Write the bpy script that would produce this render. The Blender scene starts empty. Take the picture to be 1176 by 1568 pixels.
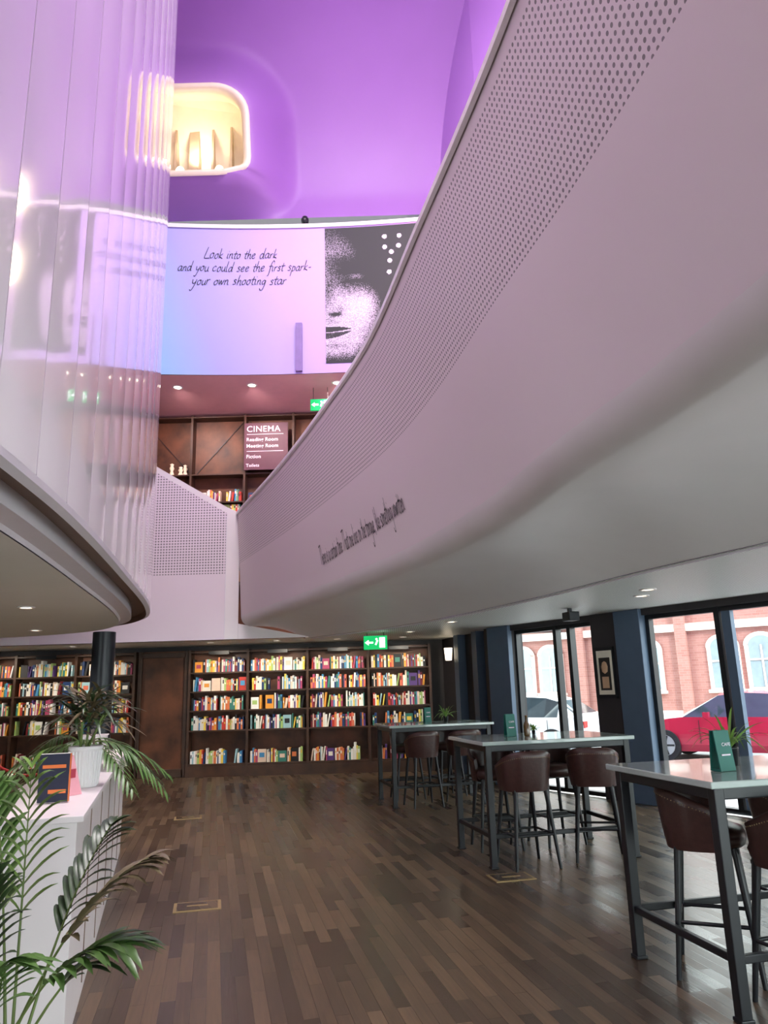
import bpy, math, random
from mathutils import Vector, Matrix
R=random.Random(7)
sc=bpy.context.scene
def lin(c):
    return tuple(((x/255)/12.92 if x/255<=0.04045 else ((x/255+0.055)/1.055)**2.4) for x in c)
def nt(name):
    m=bpy.data.materials.new(name); m.use_nodes=True
    n=m.node_tree.nodes; return m,n,m.node_tree.links,n['Principled BSDF']
def mat(name,rgb,rough=.5,metal=0,var=.08,scale=6,bump=0,emit=None,es=0,spec=.5,coat=0):
    m,n,l,b=nt(name); c=lin(rgb)
    b.inputs['Roughness'].default_value=rough; b.inputs['Metallic'].default_value=metal
    b.inputs['Specular IOR Level'].default_value=spec
    b.inputs['Coat Weight'].default_value=coat
    tc=n.new('ShaderNodeTexCoord'); no=n.new('ShaderNodeTexNoise'); no.inputs['Scale'].default_value=scale
    no.inputs['Detail'].default_value=4
    l.new(tc.outputs['Object'],no.inputs['Vector'])
    r=n.new('ShaderNodeValToRGB')
    r.color_ramp.elements[0].position=.3; r.color_ramp.elements[1].position=.7
    r.color_ramp.elements[0].color=tuple(x*(1-var) for x in c)+(1,)
    r.color_ramp.elements[1].color=tuple(min(1,x*(1+var)) for x in c)+(1,)
    l.new(no.outputs['Fac'],r.inputs['Fac']); l.new(r.outputs['Color'],b.inputs['Base Color'])
    if bump:
        bp=n.new('ShaderNodeBump'); bp.inputs['Strength'].default_value=bump; bp.inputs['Distance'].default_value=.01
        l.new(no.outputs['Fac'],bp.inputs['Height']); l.new(bp.outputs['Normal'],b.inputs['Normal'])
    if emit:
        b.inputs['Emission Color'].default_value=lin(emit)+(1,); b.inputs['Emission Strength'].default_value=es
    return m
def attrmat(name,rough=.5):
    m,n,l,b=nt(name); a=n.new('ShaderNodeAttribute'); a.attribute_name='Col'
    l.new(a.outputs['Color'],b.inputs['Base Color']); b.inputs['Roughness'].default_value=rough
    return m
def perf(name,rgb,p,r,dark=.25,uv=True,zmin=None,rough=.45):
    m,n,l,b=nt(name); c=lin(rgb); b.inputs['Roughness'].default_value=rough
    tc=n.new('ShaderNodeTexCoord'); sx=n.new('ShaderNodeSeparateXYZ')
    l.new(tc.outputs['UV' if uv else 'Object'],sx.inputs[0])
    def M(op,a,bb=None):
        q=n.new('ShaderNodeMath'); q.operation=op
        for i,v in enumerate((a,bb)):
            if v is None: continue
            if isinstance(v,(int,float)): q.inputs[i].default_value=v
            else: l.new(v,q.inputs[i])
        return q.outputs[0]
    fx=M('SUBTRACT',M('FRACT',M('DIVIDE',sx.outputs[0],p)),.5)
    fy=M('SUBTRACT',M('FRACT',M('DIVIDE',sx.outputs[1],p)),.5)
    d=M('SQRT',M('ADD',M('MULTIPLY',fx,fx),M('MULTIPLY',fy,fy)))
    k=M('LESS_THAN',d,r/p)
    if zmin is not None:
        k=M('MULTIPLY',k,M('MULTIPLY',M('GREATER_THAN',sx.outputs[1],zmin[0]),M('LESS_THAN',sx.outputs[1],zmin[1])))
    mx=n.new('ShaderNodeMix'); mx.data_type='RGBA'
    mx.inputs[6].default_value=c+(1,); mx.inputs[7].default_value=tuple(x*dark for x in c)+(1,)
    l.new(k,mx.inputs[0]); l.new(mx.outputs[2],b.inputs['Base Color'])
    return m
class MB:
    def __init__(s): s.v=[];s.f=[];s.m=[];s.s=[];s.uv={};s.c=[];s.col=None
    def add(s,vs,fs,m=0,sm=False,uvs=None):
        o=len(s.v)
        s.v+= [tuple(x) for x in vs]
        for i,f in enumerate(fs):
            if uvs: s.uv[len(s.f)]=[uvs[k] for k in f]
            s.f.append([k+o for k in f]); s.m.append(m); s.s.append(sm); s.c.append(s.col or (1,1,1))
    def box(s,c,d,m=0,rz=0,M=None):
        x,y,z=[k/2 for k in d]
        vs=[Vector(p) for p in [(-x,-y,-z),(x,-y,-z),(x,y,-z),(-x,y,-z),(-x,-y,z),(x,-y,z),(x,y,z),(-x,y,z)]]
        Q=Matrix.Rotation(rz,3,'Z') if M is None else M
        vs=[Q@p+Vector(c) for p in vs]
        s.add(vs,[(0,3,2,1),(4,5,6,7),(0,1,5,4),(1,2,6,5),(2,3,7,6),(3,0,4,7)],m)
    def cyl(s,p0,p1,r0,r1=None,m=0,n=16,caps=True):
        r1=r0 if r1 is None else r1
        p0=Vector(p0);p1=Vector(p1);d=(p1-p0).normalized()
        a=d.orthogonal().normalized();b=d.cross(a)
        vs=[]
        for p,r in((p0,r0),(p1,r1)):
            for i in range(n):
                t=2*math.pi*i/n; vs.append(p+a*math.cos(t)*r+b*math.sin(t)*r)
        s.add(vs,[(i,(i+1)%n,n+(i+1)%n,n+i) for i in range(n)],m,True)
        if caps: s.add(vs,[tuple(range(n))[::-1],tuple(range(n,2*n))],m)
    def grid(s,P,m=0,sm=True,UV=None,closeu=False,skip=None):
        h=len(P);w=len(P[0]);vs=[p for r in P for p in r]
        fs=[]
        for i in range(h-1):
            for j in range(w if closeu else w-1):
                if skip and skip(i,j): continue
                k=(j+1)%w
                fs.append((i*w+j,i*w+k,(i+1)*w+k,(i+1)*w+j))
        s.add(vs,fs,m,sm,[u for r in UV for u in r] if UV else None)
    def lathe(s,prof,c=(0,0,0),m=0,n=24,e=2,sx=1,sy=1):
        P=[]
        for r,z in prof:
            row=[]
            for i in range(n):
                t=2*math.pi*i/n;ct,st=math.cos(t),math.sin(t)
                k=(abs(ct)**e+abs(st)**e)**(-1/e)
                row.append((c[0]+r*k*ct*sx,c[1]+r*k*st*sy,c[2]+z))
            P.append(row)
        s.grid(P,m,True,closeu=True)
    def tube(s,path,r,m=0,n=8):
        P=[];path=[Vector(p) for p in path]
        for i,p in enumerate(path):
            d=(path[min(i+1,len(path)-1)]-path[max(i-1,0)]).normalized()
            a=d.cross(Vector((0,0,1)))
            a=a.normalized() if a.length>1e-3 else Vector((1,0,0))
            b=d.cross(a); rr=r[i] if isinstance(r,list) else r
            P.append([p+a*math.cos(2*math.pi*k/n)*rr+b*math.sin(2*math.pi*k/n)*rr for k in range(n)])
        s.grid(P,m,True,closeu=True)
    def build(s,name,mats,loc=(0,0,0),rz=0,parent=None,bevel=0,col=False):
        me=bpy.data.meshes.new(name); me.from_pydata(s.v,[],s.f)
        for q in mats: me.materials.append(q)
        me.polygons.foreach_set('material_index',s.m); me.polygons.foreach_set('use_smooth',s.s)
        if s.uv:
            ul=me.uv_layers.new(name='UVMap')
            for pi,us in s.uv.items():
                p=me.polygons[pi]
                for k,li in enumerate(p.loop_indices): ul.data[li].uv=us[k]
        if col:
            ca=me.color_attributes.new('Col','FLOAT_COLOR','CORNER')
            for p in me.polygons:
                for li in p.loop_indices: ca.data[li].color=tuple(s.c[p.index])+(1,)
        me.update()
        o=bpy.data.objects.new(name,me); sc.collection.objects.link(o)
        o.location=loc;o.rotation_euler=(0,0,rz)
        if parent: o.parent=parent
        if bevel:
            b=o.modifiers.new('bev','BEVEL');b.width=bevel;b.segments=2;b.limit_method='ANGLE'
        return o
def textgeo(t,size,shear=0,spacing=1,off=0,align='LEFT'):
    cu=bpy.data.curves.new('t','FONT');cu.body=t;cu.size=size;cu.shear=shear;cu.space_character=spacing;cu.offset=off;cu.align_x=align
    cu.resolution_u=3
    o=bpy.data.objects.new('t',cu);sc.collection.objects.link(o)
    dg=bpy.context.evaluated_depsgraph_get();dg.update()
    me=bpy.data.meshes.new_from_object(o.evaluated_get(dg))
    vs=[tuple(v.co) for v in me.vertices];fs=[tuple(p.vertices) for p in me.polygons]
    bpy.data.objects.remove(o);bpy.data.meshes.remove(me)
    return vs,fs
# ---- handwriting stroke font
HW={'a':[[(.85,.85),(.5,1),(.1,.6),(.1,.2),(.4,0),(.75,.3),(.9,.95)],[(.9,.95),(.85,.25),(1.0,0),(1.15,.15)]],
'b':[[(.15,2),(.1,1),(.1,.1),(.5,0),(.85,.4),(.7,.9),(.4,.95),(.12,.6)]],'c':[[(.8,.85),(.5,1),(.1,.6),(.15,.15),(.45,0),(.9,.2)]],
'd':[[(.8,.85),(.45,1),(.1,.5),(.3,0),(.7,.2),(.9,1),(1,2.1)],[(.95,1),(.9,.1),(1.15,.1)]],
'e':[[(.12,.45),(.6,.6),(.75,.85),(.5,1),(.15,.7),(.12,.25),(.4,0),(.9,.2)]],
'f':[[(1.1,1.8),(.8,2.1),(.5,1.5),(.4,.5),(.3,-.7),(.0,-1)],[(.05,.95),(.85,1.02)]],
'g':[[(.85,.85),(.5,1),(.1,.6),(.3,.1),(.7,.3),(.9,.95)],[(.9,.95),(.85,0),(.6,-1.1),(.1,-1.15),(-.1,-.8)]],
'h':[[(.2,2.1),(.12,1),(.1,0)],[(.1,.5),(.4,.95),(.7,.9),(.72,.3),(.8,0),(1,.1)]],
'i':[[(.15,1),(.1,.3),(.2,0),(.4,.1)],[(.24,1.45),(.3,1.55)]],'k':[[(.2,2.1),(.1,0)],[(.8,1),(.15,.5),(.5,.2),(.95,0)]],
'l':[[(.2,2.1),(.1,.5),(.2,0),(.45,.1)]],'m':[[(.1,1),(.1,0)],[(.1,.5),(.35,1),(.55,.8),(.55,0)],[(.55,.5),(.8,1),(1.0,.8),(1.0,.1),(1.25,.1)]],
'n':[[(.1,1),(.1,0)],[(.1,.5),(.4,1),(.7,.85),(.72,.15),(1,.1)]],'o':[[(.45,1),(.1,.65),(.15,.15),(.45,0),(.82,.35),(.75,.85),(.45,1),(.9,.95)]],
'p':[[(.2,1.1),(.0,-1.1)],[(.1,.6),(.4,1),(.8,.8),(.7,.2),(.35,0),(.1,.2)]],'r':[[(.1,1),(.1,0)],[(.1,.5),(.35,.9),(.7,.95)]],
's':[[(.7,.85),(.4,1),(.2,.75),(.6,.4),(.55,.08),(.05,.05)]],'t':[[(.4,1.7),(.25,.4),(.4,0),(.65,.1)],[(-.1,1.05),(.85,1.15)]],
'u':[[(.1,1),(.1,.3),(.35,0),(.7,.3),(.8,1)],[(.8,1),(.8,.15),(1.05,.05)]],'v':[[(.05,1),(.35,0),(.75,1.05)]],
'w':[[(.05,1),(.25,0),(.55,.9),(.75,0),(1.15,1)]],'y':[[(.1,1),(.15,.4),(.45,.2),(.8,.6)],[(.9,1),(.7,0),(.3,-1.1),(-.1,-1)]],
'L':[[(.5,2.2),(.3,1.2),(.15,.1),(.5,.0),(1.3,.05)]],'T':[[(-.1,1.9),(1.3,2.05)],[(.6,1.95),(.45,0)]],'-':[[(.1,.6),(.7,.7)]],':':[[(.2,.1),(.25,.18)],[(.25,.8),(.3,.88)]],',':[[(.2,.1),(.1,-.3)]]}
HWW={'m':1.3,'i':.45,'l':.5,'t':.7,'r':.72,'w':1.2,'L':1.2,'T':1.3,'-':.8,':':.4,',':.4,' ':.75,'f':.75,'k':.95,'s':.82,'d':1.15,'a':1.1}
def handwrite(t,h,pen,slant=.3,gap=.12,rr=random.Random(2)):
    vs=[];fs=[];x=0
    for ch in t:
        j=rr.uniform(-.07,.07);sc_=rr.uniform(.93,1.08)
        for st_ in HW.get(ch,[]):
            P=[Vector((x+px*sc_+(py)*slant,py*sc_+j)) for px,py in st_]
            if len(P)>2:
                Q=[]
                for i in range(len(P)-1):
                    p0=P[max(i-1,0)];p1=P[i];p2=P[i+1];p3=P[min(i+2,len(P)-1)]
                    for q in range(4):
                        u=q/4;Q.append(.5*((2*p1)+(p2-p0)*u+(2*p0-5*p1+4*p2-p3)*u*u+(-p0+3*p1-3*p2+p3)*u**3))
                Q.append(P[-1])
            else: Q=P
            o=len(vs)
            for i,p in enumerate(Q):
                d=(Q[min(i+1,len(Q)-1)]-Q[max(i-1,0)]).normalized();n_=Vector((-d.y,d.x))
                nib=pen*(.55+.75*abs(d.x*.5-d.y*.75-0)**1.5)
                vs.append((p+n_*nib)*h);vs.append((p-n_*nib)*h)
            for i in range(len(Q)-1): fs.append((o+2*i,o+2*i+1,o+2*i+3,o+2*i+2))
        x+=HWW.get(ch,.98)*sc_+gap
    return [(v.x,v.y,0) for v in vs],fs
def interp(pts):
    pts=sorted(pts);xs=[p[0] for p in pts];ys=[p[1] for p in pts];n=len(xs)
    dl=[(ys[i+1]-ys[i])/(xs[i+1]-xs[i]) for i in range(n-1)]
    tg=[dl[0]]+[(dl[i-1]*(xs[i+1]-xs[i])+dl[i]*(xs[i]-xs[i-1]))/(xs[i+1]-xs[i-1]) for i in range(1,n-1)]+[dl[-1]]
    def f(x):
        i=0
        while i<n-2 and x>xs[i+1]: i+=1
        h=xs[i+1]-xs[i];t=(x-xs[i])/h
        return (2*t**3-3*t*t+1)*ys[i]+(t**3-2*t*t+t)*h*tg[i]+(-2*t**3+3*t*t)*ys[i+1]+(t**3-t*t)*h*tg[i+1]
    return f
# ---------------- camera
sp,cp=.2334,.9724;k=.029
Rv=Vector((1,0,0));Uv=Vector((0,-sp,cp));Fv=Vector((0,cp,sp))
r_=(Rv-k*Uv).normalized();u_=(Uv+k*Rv).normalized()
cam=bpy.data.cameras.new('camera');co=bpy.data.objects.new('camera',cam);sc.collection.objects.link(co)
cam.sensor_fit='VERTICAL';cam.sensor_height=36;cam.lens=26;cam.clip_start=.05;cam.clip_end=300
M=Matrix.Identity(4)
for i in range(3):
    M[i][0]=r_[i];M[i][1]=u_[i];M[i][2]=-Fv[i]
M.translation=(0,0,1.6) 
co.matrix_world=M;sc.camera=co
sc.view_settings.view_transform='Standard'
# ---------------- materials
white=mat('white_paint',(234,227,228),.42,var=.02,scale=2)
soff=mat('soffit_plaster',(232,230,222),.5,var=.02,scale=1.5)
gloss=mat('gloss_white_panel',(242,241,240),.12,var=.02,scale=1,coat=.6)
seam=mat('seam_pale',(225,218,225),.4,var=.02)  # pale own colour of seam backing and trim
tan=mat('bronze_recess',(120,95,80),.5,var=.05)
blk=mat('black_metal',(19,22,28),.38,var=.1,spec=.5)
navy=mat('navy_column',(28,34,44),.35)
bluep=mat('blue_grey_paint',(78,94,116),.5,var=.04)
darkw=mat('charcoal_wall',(44,40,44),.6,var=.1)
wood=mat('walnut_shelf',(66,42,28),.45,var=.35,scale=5)
woodb=mat('walnut_back',(92,54,34),.5,var=.55,scale=2.5)
leather=mat('brown_leather',(66,40,37),.33,var=.15,scale=30,bump=.15)
brass=mat('brass',(165,142,100),.45,metal=.5)
marble=mat('pale_marble',(172,186,182),.10,var=.12,scale=4,coat=.4)
lampw=mat('lamp_glow',(255,240,215),.5,emit=(255,236,205),es=6)
lampb=mat('added_globe_glow',(255,230,190),.5,emit=(255,228,190),es=14)  # glow for the globes added to reflect in the drum
green=mat('exit_green',(0,150,80),.5,emit=(0,190,100),es=1.0)
exw=mat('exit_white',(250,250,250),.5,emit=(235,255,245),es=1.5)
ink=mat('black_ink',(14,12,18),.6)
wtxt=mat('white_lettering',(235,220,235),.6)
concrete=mat('asphalt',(120,120,122),.9,var=.1,scale=20)
pave=mat('paving',(190,185,180),.9,var=.08,scale=8)
pur=mat('purple_lit_plaster',(160,112,188),.5,var=.02,scale=1)  # white plaster with the purple LED light mixed into its base colour
cream=mat('cream_plaster',(244,232,205),.5,var=.03)
def floor_mat():
    m,n,l,b=nt('oak_floor'); tc=n.new('ShaderNodeTexCoord');mp=n.new('ShaderNodeMapping')
    mp.inputs['Rotation'].default_value=(0,0,math.radians(-90-13))
    l.new(tc.outputs['Object'],mp.inputs['Vector'])
    br=n.new('ShaderNodeTexBrick');br.inputs['Scale'].default_value=1
    br.inputs['Brick Width'].default_value=.7;br.inputs['Row Height'].default_value=.08
    br.inputs['Mortar Size'].default_value=.001;br.offset=.37;br.squash=1
    br.inputs['Color1'].default_value=(0,0,0,1);br.inputs['Color2'].default_value=(1,1,1,1);br.inputs['Mortar'].default_value=(.0,.0,.0,1)
    l.new(mp.outputs[0],br.inputs['Vector'])
    m2=n.new('ShaderNodeMapping');m2.inputs['Scale'].default_value=(1.5,22,1);l.new(mp.outputs[0],m2.inputs['Vector'])
    no=n.new('ShaderNodeTexNoise');no.inputs['Scale'].default_value=2.5;no.inputs['Detail'].default_value=6;l.new(m2.outputs[0],no.inputs['Vector'])
    r=n.new('ShaderNodeValToRGB');e=r.color_ramp.elements
    e[0].position=.1;e[0].color=lin((56,46,38))+(1,);e[1].position=.9;e[1].color=lin((106,86,65))+(1,)
    k1=e.new(.5);k1.color=lin((73,59,46))+(1,)
    mx=n.new('ShaderNodeMix');mx.data_type='FLOAT';mx.inputs[0].default_value=.48
    l.new(br.outputs['Color'],mx.inputs[2]);l.new(no.outputs['Fac'],mx.inputs[3]);l.new(mx.outputs[0],r.inputs['Fac'])
    mm=n.new('ShaderNodeMix');mm.data_type='RGBA';mm.inputs[7].default_value=lin((32,25,20))+(1,)
    l.new(br.outputs['Fac'],mm.inputs[0]);l.new(r.outputs['Color'],mm.inputs[6]);l.new(mm.outputs[2],b.inputs['Base Color'])
    rg=n.new('ShaderNodeMapRange');rg.inputs[3].default_value=.24;rg.inputs[4].default_value=.36
    l.new(br.outputs['Color'],rg.inputs[0]);l.new(rg.outputs[0],b.inputs['Roughness'])
    bp=n.new('ShaderNodeBump');bp.inputs['Strength'].default_value=.25;bp.inputs['Distance'].default_value=.004
    l.new(no.outputs['Fac'],bp.inputs['Height']);l.new(bp.outputs['Normal'],b.inputs['Normal'])
    return m
fm=floor_mat()
def brickmat():
    m,n,l,b=nt('red_brick'); tc=n.new('ShaderNodeTexCoord');sx=n.new('ShaderNodeSeparateXYZ');cb=n.new('ShaderNodeCombineXYZ')
    l.new(tc.outputs['Object'],sx.inputs[0]);l.new(sx.outputs[0],cb.inputs[0]);l.new(sx.outputs[2],cb.inputs[1])
    br=n.new('ShaderNodeTexBrick');br.inputs['Scale'].default_value=1;br.inputs['Brick Width'].default_value=.24;br.inputs['Row Height'].default_value=.08
    br.inputs['Mortar Size'].default_value=.005
    br.inputs['Color1'].default_value=lin((156,112,104))+(1,);br.inputs['Color2'].default_value=lin((146,100,92))+(1,);br.inputs['Mortar'].default_value=lin((160,128,120))+(1,)
    l.new(cb.outputs[0],br.inputs['Vector']);l.new(br.outputs['Color'],b.inputs['Base Color']);b.inputs['Roughness'].default_value=.9
    return m
# ---------------- ground floor shell
WD=Vector((.545,-.839,0));WO=Vector((2.1,12.7,0));WR=math.atan2(-.839,.545)
def wp(s): p=WO+WD*s; return (p.x,p.y)
def wx(y): return wp((12.7-y)/.839)[0] if y<12.7 else 2.1-(y-12.7)*.295
SE=18.7
fl=MB();xe=wp(SE)
fl.add([(-9,-3,0),(xe[0],xe[1],0),(2.1,12.7,0),(1.15,15.9,0),(-9,15.9,0)],[(0,1,2,3,4)]);fl.build('floor',[fm])
XT=interp([(-3,1.15),(-.5,1.12),(1.5,.99),(3.13,.748),(5.07,.327),(7.06,-.14),(8.65,-.68),(10.7,-1.44),(14.2,-2.9)])
XB=interp([(-3,1.75),(-.5,1.72),(1.2,1.62),(2.5,1.46),(3.36,1.316),(4.18,1.13),(5.67,.88),(7.34,.40),(9.9,-.68),(14.2,-2.8)])
XI=interp([(-3,4.6),(1,4.2),(3.3,3.6),(5.5,2.9),(6.66,2.43),(9,1.65),(12.3,.08),(14.4,-1.6)])
ZT,ZB,ZI=5.07,2.88,2.6
N=120;P=[];UV=[];S=[];C=[];SL=[]
sl=0;prev=None
for i in range(N+1):
    q=i/N;y=-2.9+17.05*q
    T=Vector((XT(y),y,ZT));B=Vector((XB(y),y,ZB));yi=-2.9+17.25*q;I=Vector((XI(yi),yi,ZI+.004))
    if prev is not None: sl+=(T-prev).length
    prev=T
    a=B+(T-B)*.075; c=B+(I-B).normalized()*min(.16,(I-B).length*.4)
    row=[T+(a-T)*(j/8) for j in range(9)]
    P.append(row);UV.append([(sl,p.z) for p in row])
    br=[(1-t)**2*a+2*t*(1-t)*B+t*t*c for t in [j/10 for j in range(11)]]
    so=[c+(I-c)*(j/8)+Vector((0,0,.12*math.sin(math.pi*j/8)*min(1,(I-B).length/2))) for j in range(9)]
    S.append(br+so[1:])
    D=(B-T)*(1.15/(ZT-ZB))+Vector((.10,0,0))
    C.append([T+Vector((-.0,0,-.05)),T+Vector((-.03,0,-.04)),T+Vector((-.035,0,.0)),T+Vector((-.02,0,.03)),T+Vector((.07,0,.03)),T+Vector((.09,0,-.02)),T+D])
    xr=max(wx(y)-.05,(T+D).x+.2)
    SL.append([T+D+Vector((.01,0,0)),Vector((xr,y,T.z-1.15))])
pm=perf('perforated_parapet',(234,220,224),.042,.0108,.28,zmin=(4.05,4.96))
mb=MB();mb.grid(P,0,True,UV);mb.grid(S,1,True);mb.grid(C,1,False)
mb.build('balcony_parapet_right',[pm,white])
sb=MB();sb.grid(SL,0,False);sb.build('floor_level_one',[white])
tx=MB();vs,fs=handwrite('There is a certain time: That one line on the tongue, like something unwritten',.09,.10,.35,.0)
w=max(v[0] for v in vs);out=[]
for x,y,z in vs:
    yy=10.15-(x/w)*2.75; zz=3.30+.10*(x/w)+y*1.3
    t=(zz-ZB)/(ZT-ZB);out.append((XB(yy)+(XT(yy)-XB(yy))*t-.012,yy,zz))
tx.add(out,fs);tx.build('parapet_lettering',[ink])
tr=MB();tr.tube([(XI(-2.9+17.2*i/80)+.05,-2.9+17.2*i/80,2.592) for i in range(81)],.012);tr.build('trim_1',[seam])
cpm=perf('perforated_ceiling',(230,232,228),.035,.009,.42,uv=False)
ce=MB();pts=[(XI(-3+17.4*i/60),-3+17.4*i/60,2.6) for i in range(61)]
pts+=[(-1.6,15.9,2.6),(1.15,15.9,2.6),(2.1,12.7,2.6),(xe[0],xe[1],2.6)]
ce.add(pts,[tuple(range(len(pts)))])
ce.add([(-9,14.2,2.6),(-1.6,14.2,2.6),(-1.6,15.9,2.6),(-9,15.9,2.6)],[(0,1,2,3)],1)
# ---- left drum curve
ctrl=[(-1.5,-4.5),(-1.48,-3),(-1.5,0),(-1.6,1.8),(-1.77,3.26),(-1.98,4.66),(-2.4,6.7),(-3.02,9.4),(-3.62,11.0),(-4.6,12.0),(-6.2,12.6),(-8.9,12.8),(-10,12.8)]
dense=[]
for i in range(1,len(ctrl)-2):
    p0,p1,p2,p3=[Vector(ctrl[i+j]) for j in(-1,0,1,2)]
    for t in range(30):
        t/=30;dense.append(.5*((2*p1)+(p2-p0)*t+(2*p0-5*p1+4*p2-p3)*t*t+(-p0+3*p1-3*p2+p3)*t**3))
def resample(d,st):
    o=[d[0]];acc=0
    for a,b in zip(d,d[1:]):
        acc+=(b-a).length
        if acc>=st: o.append(b);acc=0
    o.append(d[-1]);return o
def offs(cv,d):
    o=[]
    for i,p in enumerate(cv):
        t=(cv[min(i+1,len(cv)-1)]-cv[max(i-1,0)]).normalized();o.append(p+Vector((-t.y,t.x))*d)
    return o
pan=resample(dense,.58);fine=resample(dense,.12)
dr=MB();zt=16.9
bk=offs(fine,.03);dr.grid([[(p.x,p.y,2.74) for p in bk],[(p.x,p.y,zt) for p in bk]],1)
for a,b in zip(pan,pan[1:]):
    d=(b-a).normalized();n_=Vector((d.y,-d.x));a2=a+d*.005;b2=b-d*.005
    rows=[a2+(b2-a2)*(q/6)+n_*(.007*math.sin(math.pi*q/6)) for q in range(7)]
    dr.grid([[(p.x,p.y,2.75) for p in rows],[(p.x,p.y,zt) for p in rows]],0)
    for e in(a2,b2):
        e2=e-n_*.035;dr.add([(e.x,e.y,2.75),(e2.x,e2.y,2.75),(e2.x,e2.y,zt),(e.x,e.y,zt)],[(0,1,2,3)],1)
def ring(mb,o1,z1,o2,z2,m):
    A=offs(fine,o1);B=offs(fine,o2);mb.grid([[(p.x,p.y,z1) for p in A],[(p.x,p.y,z2) for p in B]],m)
ring(dr,-.005,2.75,.0,2.71,1);ring(dr,0,2.71,.05,2.69,1);ring(dr,.05,2.69,.06,2.78,2);ring(dr,.06,2.78,.24,2.78,2);ring(dr,.24,2.78,.24,2.655,1);ring(dr,.24,2.655,.38,2.64,1);ring(dr,.38,2.64,.40,2.61,1)
dr.build('wall_panelled_drum',[gloss,seam,tan])
lc=[(p.x,p.y,2.6) for p in offs(fine,.40)]
ce.add(lc+[(-9,12.3,2.6),(-9,-3,2.6)],[tuple(range(len(lc)+2))],1)
ce.build('ceiling',[cpm,soff])
# back stair parapet
pb=perf('perforated_panel',(230,216,224),.055,.0165,.3,zmin=(3.87,9))
bp_=MB()
def bq(x0,x1,z0a,z0b,z1a,z1b,m,y=14.18):
    bp_.add([(x0,y,z0a),(x1,y,z0b),(x1,y,z1b),(x0,y,z1a)],[(0,1,2,3)],m,False,[(x0,z0a),(x1,z0b),(x1,z1b),(x0,z1a)])
def ztop(x): return 5.07+(-2.9-x)*.615
XL=-6.8
bq(XL,-3.1,2.61,2.61,ztop(XL)-.12,ztop(-3.1)-.12,0)
bq(XL,-3.1,ztop(XL)-.12,ztop(-3.1)-.12,ztop(XL),ztop(-3.1),1)
bq(-8.9,XL,2.61,2.61,ztop(XL),ztop(XL),1)
bq(-3.1,-2.84,2.61,2.61,ztop(-3.1),5.07,1)
bq(-2.84,-1.5,2.61,2.61,2.9,2.62,1,14.19)
bp_.box((-3.1,14.175,3.85),(.012,.012,2.3),2)
bp_.add([(XL,14.18,ztop(XL)),(-2.86,14.18,5.05),(-2.86,14.32,5.05),(XL,14.32,ztop(XL))],[(0,1,2,3)],1)
bp_.build('stair_parapet',[pb,white,seam])
# ---- walls
wl=MB();wl.box((-9.1,6.5,8.5),(.2,19.4,17));wl.build('wall_left',[darkw])
wl=MB();wl.box((-3.9,16.0,1.35),(10.4,.2,2.7),0);wl.build('wall_back',[darkw])
wl=MB();wl.box((-2.5,16.25,5.3),(13,.2,5.2),0);wl.build('wall_back_upper',[woodb])
wl=MB();wl.box((-2.5,17.3,11),(13,.2,6),0);wl.build('wall_back_top',[darkw])
wl=MB();wl.box((1.6,-3.1,9.9),(21.6,.2,14.4));wl.box((-2.2,-3.1,1.35),(8.4,.2,2.7));wl.box((7.2,-3.1,.05),(10.4,.2,.1));wl.box((-7.7,-3.1,.05),(2.6,.2,.1))
for x in(-8.9,-6.4,2,4.6,7.2,9.8,12.2): wl.box((x,-3.1,1.4),(.2,.2,2.6))
wl.build('wall_front',[white])
wl=MB();wl.box((SE/2,.1,9.8),(SE,.2,14.4));wl.box((SE/2,.08,2.56),(SE,.2,.1),1)
o=wl.build('wall_right_upper',[pur,darkw],loc=WO,rz=WR)
wl=MB()
a=Vector((1.15,15.9));b=Vector((2.1,12.7));d=(b-a);mid=(a+b)/2
ang=math.atan2(d.y,d.x)
nn=Vector((-d.y,d.x)).normalized()
wl.box((mid.x+nn.x*.1,mid.y+nn.y*.1,1.3),(d.length,.2,2.6),0,ang)
wl.box((mid.x+nn.x*.1,mid.y+nn.y*.1,9.8),(d.length,.2,14.4),2,ang)
for f_,c_ in((.35,1),(.62,1),(.8,0)):
    p=a+d*f_-nn*.08;wl.box((p.x,p.y,1.3),(.22,.16,2.6),c_,ang)
wl.build('wall_right_back',[darkw,bluep,pur])
pl=MB();pl.box((-.27,.05,1.3),(.54,.28,2.6),1)
pl.box((2.02,.06,1.3),(.46,.24,2.6),0);pl.box((2.475,.05,1.3),(.45,.26,2.6),1)
for s0 in(5.6,9.2,12.8,16.4): pl.box((s0+.3,-.05,1.3),(.6,.4,2.6),1)
pl.build('wall_pillars_right',[darkw,bluep],loc=WO,rz=WR,bevel=.01)
def glassmat():
    m=bpy.data.materials.new('window_glass');m.use_nodes=True;n=m.node_tree.nodes;l=m.node_tree.links;n.clear()
    o=n.new('ShaderNodeOutputMaterial');t=n.new('ShaderNodeBsdfTransparent');g=n.new('ShaderNodeBsdfGlossy');g.inputs['Roughness'].default_value=.02
    x=n.new('ShaderNodeMixShader');x.inputs[0].default_value=.05;t.inputs[0].default_value=(.96,.99,.98,1)
    l.new(t.outputs[0],x.inputs[1]);l.new(g.outputs[0],x.inputs[2]);l.new(x.outputs[0],o.inputs[0]);return m
glass=glassmat()
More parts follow.
